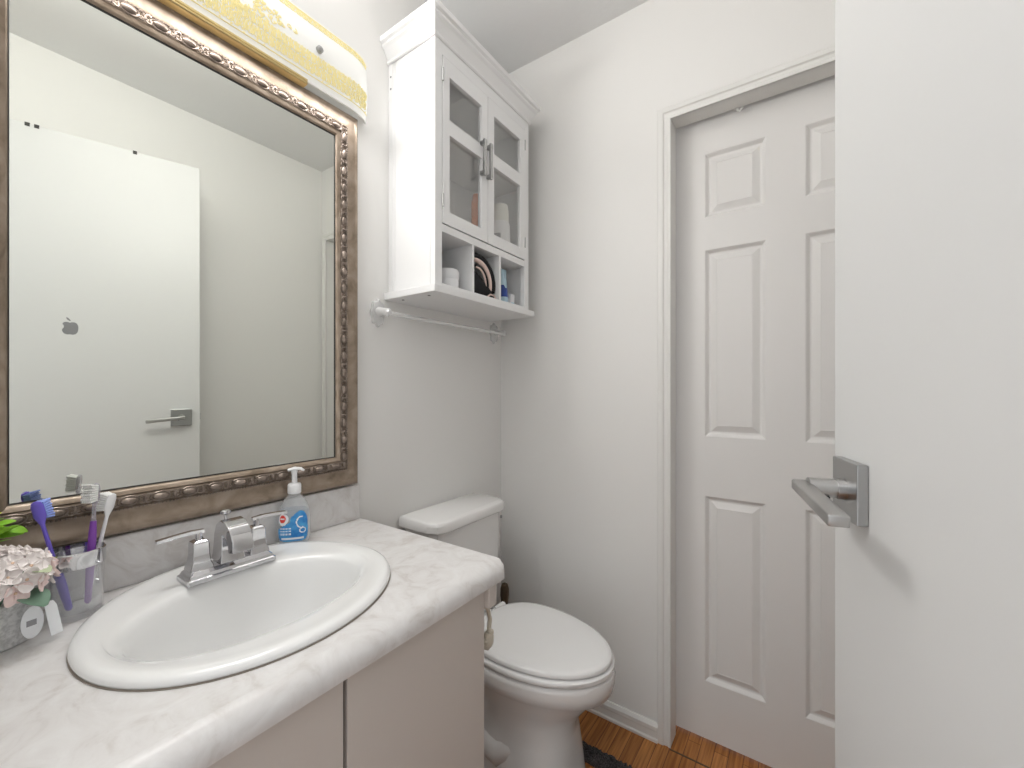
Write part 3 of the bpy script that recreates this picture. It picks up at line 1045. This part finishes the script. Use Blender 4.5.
def patch(mb, inside, off, mi, nu=56, nw=48):
    vm = {}
    for i in range(nu):
        for j in range(nw):
            u, w_ = -1 + 2 * (i + 0.5) / nu, (j + 0.5) / nw
            if not inside(u, w_):
                continue
            q = []
            for di, dj in ((0, 0), (1, 0), (1, 1), (0, 1)):
                key = (i + di, j + dj)
                if key not in vm:
                    vm[key] = mb.bm.verts.new(lab(-1 + 2 * key[0] / nu, key[1] / nw, off))
                q.append(vm[key])
            f = mb.bm.faces.new(q)
            f.material_index = mi


lb = MB()


def blue(u, w_):
    return (((abs(u) / 0.95) ** 4 + (abs(w_ - 0.36) / 0.36) ** 4 < 1) and (w_ < 0.62 - 0.25 * max(0, -u))) or ((u - 0.42) / 0.50) ** 2 + ((w_ - 0.62) / 0.34) ** 2 < 1


patch(lb, blue, 0.0005, 0)
patch(lb, lambda u, w_: ((u + 0.50) / 0.36) ** 2 + ((w_ - 0.70) / 0.19) ** 2 < 1, 0.0008, 1)
patch(lb, lambda u, w_: ((u + 0.52) / 0.23) ** 2 + ((w_ - 0.72) / 0.125) ** 2 < 1, 0.0011, 2)
patch(lb, lambda u, w_: abs(w_ - 0.10) < 0.035 and abs(u) < 0.62, 0.0008, 1)
# white lettering lines and script swash
patch(lb, lambda u, w_: -0.7 < u < -0.05 and (abs(w_ - 0.42) < 0.022 or abs(w_ - 0.33) < 0.022 or abs(w_ - 0.24) < 0.022) and math.sin(u * 70) > -0.6, 0.0008, 1)


def swash(u, w_):
    a = ((u - 0.42) / 0.30) ** 2 + ((w_ - 0.60) / 0.20) ** 2
    b_ = ((u - 0.52) / 0.24) ** 2 + ((w_ - 0.34) / 0.09) ** 2
    return (0.62 < a < 1.0 and u < 0.55) or (0.45 < b_ < 1.0)


patch(lb, swash, 0.0008, 1)
patch(lb, lambda u, w_: abs(w_ - 0.72) < 0.02 and abs(u + 0.52) < 0.15, 0.0013, 1)
lo = lb.build('label', [M['label_blue'], M['label_white'], M['label_red']], body_o, smooth=True)
lo['label'] = 'blue label with white script and a red roundel'
k = MB()
k.lathe([(0.0135, CT + 0.116), (0.0145, CT + 0.118), (0.0145, CT + 0.136), (0.0125, CT + 0.139), (0.006, CT + 0.140)], (SX, SY), 30)
k.build('pump_collar', M['white_plastic'], sd)
k = MB()
k.lathe([(0.0062, CT + 0.138), (0.0058, CT + 0.160), (0.0070, CT + 0.166), (0.0070, CT + 0.172)], (SX, SY), 20)
dx, dy = math.sin(-rz) * 1, math.cos(rz)
sx_, sy_ = -math.sin(rz), math.cos(rz)
k.tube([(SX - 0.013 * sx_, SY - 0.013 * sy_, CT + 0.1705), (SX, SY, CT + 0.1735), (SX + 0.014 * sx_, SY + 0.014 * sy_, CT + 0.1725), (SX + 0.021 * sx_, SY + 0.021 * sy_, CT + 0.168)],
       [0.0070, 0.0088, 0.0066, 0.0042], 14, flat=0.5)
k.build('pump_head', M['white_plastic'], sd)

# ------------------------------------------------------------------ toothbrush cup
KX, KY = 0.078, 0.1535
cup = thing('toothbrush_cup', 'clear tumbler with a chrome rim holding the toothbrushes', 'tumbler', (KX, KY, CT))
k = MB()
k.lathe([(0.029, CT + 0.0005), (0.031, CT + 0.003), (0.0320, CT + 0.094), (0.0320, CT + 0.098), (0.0300, CT + 0.098), (0.0290, CT + 0.010), (0.010, CT + 0.009)], (KX, KY), 36)
k.build('glass', M['cup_glass'], cup)
k = MB()
k.lathe([(0.0330, CT + 0.080), (0.0340, CT + 0.082), (0.0340, CT + 0.103), (0.0325, CT + 0.105), (0.0318, CT + 0.105), (0.0321, CT + 0.080), (0.0330, CT + 0.080)], (KX, KY), 36, cap=False)
k.build('rim_band', M['chrome'], cup)


def brush(name, label, head, foot, col_head, col_handle, col_br, br_dir, split=0.45, group='toothbrushes in the tumbler', loop=False):
    """toothbrush from foot (in the cup) to head (top)"""
    H_, F_ = Vector(head), Vector(foot)
    t = thing(name, label, 'toothbrush', foot)
    ax = (H_ - F_)
    L = ax.length
    ax.normalize()
    bd_ = Vector(br_dir)
    bd_ = (bd_ - ax * bd_.dot(ax)).normalized()
    side = ax.cross(bd_)

    def P_(s, o=0.0, w_=0.0):
        return F_ + ax * s + bd_ * o + side * w_

    def bar(stn):
        rings = []
        for s_, hw, th in stn:
            rings.append([P_(s_, th * math.sin(i * PI / 6), hw * math.cos(i * PI / 6)) for i in range(12)])
        return MB().loft(rings)

    sp_ = L * split
    hd0 = L - 0.030
    bar([(0.0, 0.002, 0.002), (0.003, 0.0045, 0.0040), (sp_ * 0.5, 0.0062, 0.0052), (sp_ * 0.85, 0.0055, 0.0048), (sp_, 0.0042, 0.0038)]).build('handle', col_handle, t)
    bar([(sp_ - 0.002, 0.0040, 0.0036), (sp_ + 0.01, 0.0030, 0.0028), (hd0 - 0.008, 0.0026, 0.0024), (hd0, 0.0060, 0.0028), (hd0 + 0.006, 0.0085, 0.0030),
         (L - 0.008, 0.0085, 0.0030), (L - 0.002, 0.0062, 0.0026), (L, 0.002, 0.001)]).build('head', col_head, t)
    b_ = MB()
    for i in range(8):
        for j in range(5):
            c0 = P_(hd0 + 0.003 + i * 0.0032, 0.002, -0.0062 + j * 0.0031)
            lean = side * (0.0006 * (j - 2)) + ax * (0.0007 * (i - 3))
            b_.tube([c0, c0 + bd_ * (0.0115 + 0.0015 * (i % 2)) + lean], [0.0016, 0.0018], 6)
    b_.build('bristles', col_br, t)
    return t


clear_pl = clear_mat('clear_brush_plastic', (0.86, 0.85, 0.90), 0.35, 0.08, 0.25, (0.8, 0.78, 0.85))
brush('toothbrush', 'purple toothbrush with blue bristles leaning left in the tumbler', (0.070, 0.110, 0.986), (0.092, 0.143, 0.812),
      M['purple'], M['purple'], M['blue_bristle'], (-0.75, 0.65, 0))
brush('toothbrush', 'toothbrush with a clear neck and plum handle, middle of the tumbler', (0.076, 0.176, 1.003), (0.088, 0.164, 0.813),
      clear_pl, M['plum'], M['white_bristle'], (0.5, -0.85, 0.0), 0.68)
brush('toothbrush', 'white toothbrush leaning right in the tumbler', (0.078, 0.196, 0.982), (0.066, 0.166, 0.815),
      M['white_plastic'], M['white_plastic'], M['white_bristle'], (-0.8, -0.55, 0.1), 0.5)

# ------------------------------------------------------------------ flower pot with artificial hydrangea
PX, PY = 0.088, 0.062
fp = thing('flower_pot', 'grey pot of pale pink artificial hydrangeas beside the tumbler', 'flower pot', (PX, PY, CT))
k = MB()
k.lathe([(0.046, CT + 0.0005), (0.0485, CT + 0.003), (0.0515, CT + 0.058), (0.052, CT + 0.062), (0.050, CT + 0.064), (0.0475, CT + 0.062), (0.046, CT + 0.050), (0.012, CT + 0.048)], (PX, PY), 40)
k.build('pot', M['concrete'], fp)


def floret(mat_p):
    m = MB()
    for q in range(4):
        a = q * PI / 2
        R = Matrix.Rotation(a, 3, 'Z')
        rings = []
        for i in range(7):
            t = i / 6
            r_ = 0.0012 + 0.0138 * t
            wd = 0.0082 * math.sin(PI * (0.08 + 0.86 * t)) ** 0.8
            zc_ = 0.0030 * t * t * (1 if q % 2 else 1.4)
            rings.append([R @ Vector((r_, -wd + 2 * wd * j / 6, zc_ + 0.0022 * abs(j / 3 - 1) ** 2)) for j in range(7)])
        m.loft([[p + Vector((0, 0, 0.0004)) for p in r0] + [p for p in reversed(r0)] for r0 in rings])
    return m


fl_a = floret(None).build('flower', M['petal'], fp, angle=80, local=True)
ctr = MB().ball((0, 0, 0.001), 0.0018, 8, 6).build('flower_eye', M['eye'], fl_a, local=True)
fl_b = floret(None).build('flower', M['petal_pink'], fp, angle=80, local=True)
ctr2 = MB().ball((0, 0, 0.001), 0.0018, 8, 6).build('flower_eye', M['eye'], fl_b, local=True)
# dome of florets
FC = Vector((0.038, 0.006, 0.098))
nfl = 44
first = {0: True, 1: True}
for i in range(nfl):
    zz = 1 - (i + 0.5) / nfl * 1.35
    rr = math.sqrt(max(0, 1 - zz * zz))
    a = i * 2.39996
    dvec = Vector((rr * math.cos(a), rr * math.sin(a), zz))
    pos = FC + Vector((dvec.x * 0.044, dvec.y * 0.050, dvec.z * 0.036))
    nrm = (dvec + Vector((random.uniform(-.25, .25), random.uniform(-.25, .25), random.uniform(-.1, .35)))).normalized()
    mt = Matrix.Translation(pos) @ nrm.to_track_quat('Z', 'Y').to_matrix().to_4x4() @ Matrix.Rotation(random.uniform(0, 1.6), 4, 'Z') @ Matrix.Scale(random.uniform(0.92, 1.18), 4)
    kk = 1 if i % 5 == 2 else 0
    src, eye = (fl_a, ctr) if kk == 0 else (fl_b, ctr2)
    if first[kk]:
        first[kk] = False
        src.matrix_local = mt
    else:
        c_ = copy_part(src, fp, mt)
        copy_part(eye, c_, Matrix.Identity(4))
st = MB()
for q in range(7):
    a = q * 0.9
    st.tube([(PX + 0.01 * math.cos(a), PY + 0.01 * math.sin(a), CT + 0.047), (PX + 0.012 + 0.016 * math.cos(a), PY + 0.008 + 0.018 * math.sin(a), CT + 0.080),
             (PX + FC.x + 0.028 * math.cos(a), PY + FC.y + 0.032 * math.sin(a), CT + 0.108)], 0.0013, 6)
st.build('stems', M['leaf_green'], fp)


def leaf_mesh(L, Wd, curl=0.25):
    m = MB()
    rings = []
    for i in range(9):
        t = i / 8
        wd = Wd * math.sin(PI * (0.03 + 0.94 * t)) ** 0.75
        rings.append([Vector((L * t, -wd + 2 * wd * j / 6, -curl * L * t * t + 0.18 * wd * abs(j / 3 - 1))) for j in range(7)])
    m.loft([[p + Vector((0, 0, 0.0004)) for p in r0] + [p for p in reversed(r0)] for r0 in rings])
    return m


lv0 = leaf_mesh(0.040, 0.018).build('leaf', M['leaf_green'], fp, angle=80, local=True)
lvs = [((0.056, 0.024, 0.080), 0.65, -0.25, M['leaf_green']), ((0.052, -0.020, 0.060), -0.15, -0.75, M['leaf_green']),
       ((0.060, 0.036, 0.108), 0.55, 0.15, M['leaf_pale']), ((0.045, -0.045, 0.072), -0.6, -0.5, M['leaf_green'])]
for i, (p, az, el, mm) in enumerate(lvs):
    mt = Matrix.Translation(p) @ Matrix.Rotation(az, 4, 'Z') @ Matrix.Rotation(-el, 4, 'Y')
    if i == 0:
        lv0.matrix_local = mt
    elif mm is M['leaf_green']:
        copy_part(lv0, fp, mt)
    else:
        l2 = leaf_mesh(0.026, 0.011).build('leaf', mm, fp, angle=80, local=True)
        l2.matrix_local = mt
# folded swing tag hanging from the pot
tgm = Matrix.Translation((0.050, 0.036, 0.010)) @ Matrix.Rotation(math.radians(12), 4, 'Z')
k = MB()
ov = [(0.0115 * math.cos(i * PI / 14), 0.0225 + 0.0225 * math.sin(i * PI / 14)) for i in range(28)]
k.loft([[tgm @ Vector((x0 + 0.004, u, v)) for u, v in ov] for x0 in (0.0, 0.0008)])
tg = k.build('tag', M['label_white'], fp, local=True, smooth=False)
k = MB()
k.loft([[tgm @ Vector((x0 + 0.016 - 0.20 * v, u + 0.016 + 0.10 * (0.045 - v), v)) for u, v in ((-0.006, -0.002), (0.0065, -0.0015), (0.0065, 0.038), (0.004, 0.045), (-0.002, 0.046), (-0.006, 0.040))] for x0 in (0, 0.0008)])
k.build('folded_strip', M['label_white'], tg, local=True, smooth=False)
k = MB()
k.loft([[tgm @ Vector((x0, u, v)) for u, v in ((-0.006, 0.018), (0.004, 0.018), (0.004, 0.026), (-0.006, 0.026))] for x0 in (0.0046, 0.0052)])
k.build('print', M['grey_print'], tg, local=True, smooth=False)

# lime-green foliage plant behind it
gp = thing('lime_plant', 'bright lime-green artificial plant behind the pink flowers', 'plant', (0.062, -0.014, CT))
k = MB()
k.lathe([(0.022, CT + 0.0005), (0.026, CT + 0.045), (0.024, CT + 0.045), (0.021, CT + 0.038), (0.004, CT + 0.037)], (0.062, -0.014), 28)
k.build('pot', M['concrete'], gp)
k = MB()
for q in range(9):
    a = q * 0.7
    k.tube([(0.058 + 0.006 * math.cos(a), -0.012 + 0.006 * math.sin(a), CT + 0.037), (0.064 + 0.012 * math.cos(a), 0.038 + 0.035 * math.sin(a), CT + 0.145)], 0.0012, 5)
k.build('stems', M['leaf_green'], gp)
ga = leaf_mesh(0.024, 0.008, 0.3).build('leaf', M['lime'], gp, angle=80, local=True)
gb = leaf_mesh(0.022, 0.007, 0.2).build('leaf', M['lime2'], gp, angle=80, local=True)
for i in range(70):
    a = random.uniform(0, 2 * PI)
    r0 = math.sqrt(random.random())
    pos = Vector((0.002 + 0.014 * r0 * math.cos(a), 0.058 + 0.045 * r0 * math.sin(a), 0.128 + 0.048 * random.random() * (1.1 - 0.5 * r0)))
    az = random.choice((-1, 1)) * PI / 2 + random.uniform(-0.6, 0.6)
    mt = Matrix.Translation(pos) @ Matrix.Rotation(az, 4, 'Z') @ Matrix.Rotation(-random.uniform(-0.2, 1.1), 4, 'Y') @ Matrix.Rotation(random.uniform(-.6, .6), 4, 'X')
    src = ga if i % 3 else gb
    if i == 1:
        ga.matrix_local = mt
    elif i == 0:
        gb.matrix_local = mt
    else:
        copy_part(src, gp, mt)

# ------------------------------------------------------------------ hook on the vanity's side
hk = thing('robe_hook', 'small cream metal hook on the vanity side next to the toilet', 'hook', (0.45, 0.686, 0.64))
k = MB()
pl = []
for i in range(32):
    a = 2 * PI * i / 32
    pl.append((0.016 * (1 + 0.10 * math.cos(6 * a)) * math.cos(a), 0.034 * (1 + 0.10 * math.cos(6 * a)) * math.sin(a)))
k.loft([[(0.462 + u * f, y, 0.632 + v * f) for u, v in pl] for y, f in ((0.6855, 1.0), (0.690, 1.0), (0.693, 0.8))])
k.build('plate', M['cream_metal'], hk)
k = MB()
k.tube([(0.464, 0.690, 0.622), (0.466, 0.712, 0.616), (0.470, 0.724, 0.628), (0.471, 0.727, 0.655), (0.470, 0.720, 0.680), (0.468, 0.708, 0.690), (0.467, 0.700, 0.688)],
       [0.006, 0.0058, 0.0052, 0.0048, 0.0045, 0.0045, 0.0052], 12)
k.ball((0.470, 0.722, 0.612), (0.012, 0.013, 0.020), 14, 8)
for a in range(8):
    k.ball((0.470 + 0.006 * math.sin(a * PI / 4) * 0.5, 0.722 + 0.011 * math.cos(a * PI / 4), 0.612 + 0.018 * math.sin(a * PI / 4)), (0.007, 0.0055, 0.007), 8, 6)
k.build('arm', M['cream_metal'], hk)

# ------------------------------------------------------------------ toilet
TY = 1.055
toilet = thing('toilet', 'white two-piece toilet with its lid closed beside the vanity', 'toilet', (0.30, TY, 0))


def egg(xb, xf, hw, z, n=48, pw=1.0, back=0.8):
    """egg outline: round nose at xf, squarer back at xb"""
    xc = xb + (xf - xb) * 0.40
    pts = []
    for i in range(n):
        a = 2 * PI * i / n
        c, s = math.cos(a), math.sin(a)
        if c >= 0:
            x = xc + (xf - xc) * c
            y = hw * s
        else:
            x = xc - (xc - xb) * abs(c) ** back
            y = hw * math.copysign(abs(s) ** 0.85, s)
        pts.append((x, TY + y, z))
    return pts


def octo(x0, x1, y0, y1, z, c):
    return [(x0, y0, z), (x1 - c, y0, z), (x1 - c * 0.3, y0 + c * 0.35, z), (x1, y0 + c, z), (x1, y1 - c, z), (x1 - c * 0.3, y1 - c * 0.35, z), (x1 - c, y1, z), (x0, y1, z)]


k = MB()
secs_t = [(0.24, 0.526, 0.137, 0.0, 0.55), (0.24, 0.523, 0.134, 0.03, 0.55), (0.235, 0.516, 0.126, 0.10, 0.55), (0.23, 0.508, 0.117, 0.19, 0.6), (0.22, 0.514, 0.114, 0.235, 0.8),
          (0.20, 0.540, 0.122, 0.275, 0.8), (0.18, 0.568, 0.136, 0.310, 0.8), (0.175, 0.586, 0.145, 0.338, 0.8), (0.172, 0.591, 0.147, 0.3415, 0.8), (0.171, 0.608, 0.157, 0.3430, 0.8),
          (0.170, 0.617, 0.163, 0.348, 0.8), (0.170, 0.622, 0.166, 0.370, 0.8), (0.170, 0.624, 0.167, 0.387, 0.8), (0.172, 0.621, 0.165, 0.398, 0.8), (0.18, 0.612, 0.158, 0.402, 0.8)]
rings = []
for xb, xf, hw, z, bk_ in secs_t:
    e = egg(xb, xf, hw, z, back=bk_)
    if z < 0.2:     # boxier pedestal
        f = 1.0 if z < 0.15 else 0.8
        e2 = []
        for x, y, zz in e:
            xc = xb + (xf - xb) * 0.45
            u, v = (x - xc) / ((xf - xb) * 0.55), (y - TY) / hw
            m_ = (abs(u) ** 3.2 + abs(v) ** 3.2) ** (1 / 3.2)
            r_ = math.hypot(u, v)
            g_ = 1 + f * (r_ / max(m_, 1e-6) - 1)
            e2.append((xc + (x - xc) * g_, TY + (y - TY) * g_, zz))
        e = e2
    rings.append(e)
k.loft(rings)
# trapway bulges along both sides and the neck under the tank
for s_ in (-1, 1):
    k.tube([(0.38, TY + s_ * 0.080, 0.17), (0.33, TY + s_ * 0.090, 0.14), (0.26, TY + s_ * 0.090, 0.16), (0.19, TY + s_ * 0.078, 0.24), (0.13, TY + s_ * 0.06, 0.30)],
           [0.035, 0.048, 0.050, 0.05, 0.05], 16)
    k.tube([(0.30, TY + s_ * 0.095, 0.0), (0.30, TY + s_ * 0.095, 0.035), (0.30, TY + s_ * 0.095, 0.05)], [0.040, 0.037, 0.026], 20)
k.box(0.02, 0.26, TY - 0.115, TY + 0.115, 0.30, 0.398, bevel=0.03, seg=4)
k.build('bowl', M['toilet'], toilet, angle=50)
for s_ in (-1, 1):
    MB().lathe([(0.013, 0.049), (0.013, 0.058), (0.009, 0.066), (0.003, 0.068)], (0.30, TY + s_ * 0.100), 18).build('bolt_cap', M['white_plastic'], toilet)
# seat ring and lid
k = MB()
k.loft([egg(0.205, 0.615, 0.162, 0.404), egg(0.200, 0.621, 0.166, 0.408), egg(0.200, 0.621, 0.166, 0.417), egg(0.205, 0.616, 0.162, 0.4205)])
k.build('seat', M['seat'], toilet, angle=50)
k = MB()
k.loft([egg(0.20, 0.610, 0.154, 0.4235), egg(0.196, 0.615, 0.158, 0.426), egg(0.196, 0.615, 0.158, 0.433), egg(0.20, 0.611, 0.155, 0.437), egg(0.21, 0.600, 0.145, 0.4392),
        egg(0.25, 0.55, 0.11, 0.4405)])
lid = k.build('lid', M['seat'], toilet, angle=50)
for s_ in (-1, 1):
    k = MB()
    k.tube([(0.198, TY + s_ * 0.075 - 0.022, 0.424), (0.198, TY + s_ * 0.075 + 0.022, 0.424)], 0.012, 14)
    k.box(0.186, 0.21, TY + s_ * 0.075 - 0.014, TY + s_ * 0.075 + 0.014, 0.398, 0.424, bevel=0.002)
    k.build('hinge', M['seat'], lid)
# tank and its lid
k = MB()
k.loft([octo(0.018, 0.138, 0.905, 1.190, 0.385, 0.030), octo(0.014, 0.150, 0.892, 1.200, 0.41, 0.034), octo(0.012, 0.156, 0.883, 1.208, 0.60, 0.036), octo(0.012, 0.158, 0.880, 1.212, 0.732, 0.038)])
k.build('tank', M['toilet'], toilet, angle=25, bevel=0.006, seg=3)
k = MB()
k.loft([octo(0.006, 0.166, 0.869, 1.226, 0.728, 0.040), octo(0.004, 0.170, 0.865, 1.230, 0.732, 0.042), octo(0.004, 0.170, 0.865, 1.230, 0.752, 0.042),
        octo(0.006, 0.166, 0.869, 1.226, 0.761, 0.041), octo(0.013, 0.156, 0.880, 1.214, 0.7655, 0.038)])
k.build('tank_lid', M['toilet'], toilet, angle=25, bevel=0.004, seg=3)
MB().tube([(0.152, 1.196, 0.705), (0.158, 1.199, 0.705)], 0.005, 12).build('flush_bolt', M['nickel'], toilet)

# brush holder between tank and end wall
bh = thing('toilet_brush_holder', 'dark brown brush holder between the toilet tank and the end wall', 'brush holder', (0.085, 1.315, 0))
k = MB()
k.lathe([(0.034, 0.0005), (0.036, 0.004), (0.030, 0.16), (0.028, 0.18), (0.010, 0.185)], (0.085, 1.315), 28)
k.build('canister', M['brown'], bh)
k = MB()
k.lathe([(0.009, 0.18), (0.009, 0.30), (0.013, 0.32), (0.017, 0.36), (0.017, 0.385), (0.012, 0.402), (0.004, 0.407)], (0.085, 1.315), 24)
k.build('grip', M['brown'], bh)

# ------------------------------------------------------------------ contour rug
rg = MB()
NX, NY = 110, 120
x0r, x1r, y0r, y1r = 0.40, 0.96, 0.74, 1.252


def in_rug(x, y):
    if x < 0.548 and abs(y - TY) < 0.143:
        return False
    rx = min(x - x0r, x1r - x)
    ry = min(y - y0r, y1r - y)
    rad = 0.05
    if rx < rad and ry < rad and math.hypot(rad - rx, rad - ry) > rad:
        return False
    return True


vm = {}
for i in range(NX):
    for j in range(NY):
        cx_, cy_ = x0r + (x1r - x0r) * (i + 0.5) / NX, y0r + (y1r - y0r) * (j + 0.5) / NY
        if not in_rug(cx_, cy_):
            continue
        q = []
        for di, dj in ((0, 0), (1, 0), (1, 1), (0, 1)):
            key = (i + di, j + dj)
            if key not in vm:
                vm[key] = rg.bm.verts.new((x0r + (x1r - x0r) * key[0] / NX + random.uniform(-.002, .002), y0r + (y1r - y0r) * key[1] / NY + random.uniform(-.002, .002), 0.010 + random.uniform(-0.004, 0.006)))
            q.append(vm[key])
        rg.bm.faces.new(q)
r = bmesh.ops.extrude_face_region(rg.bm, geom=rg.bm.faces[:])
for g_ in r['geom']:
    if isinstance(g_, bmesh.types.BMVert):
        g_.co.z = 0.0006
tag(rg.build('bath_mat', M['rug'], smooth=False), 'dark grey shaggy mat on the floor in front of the toilet', 'bath mat')
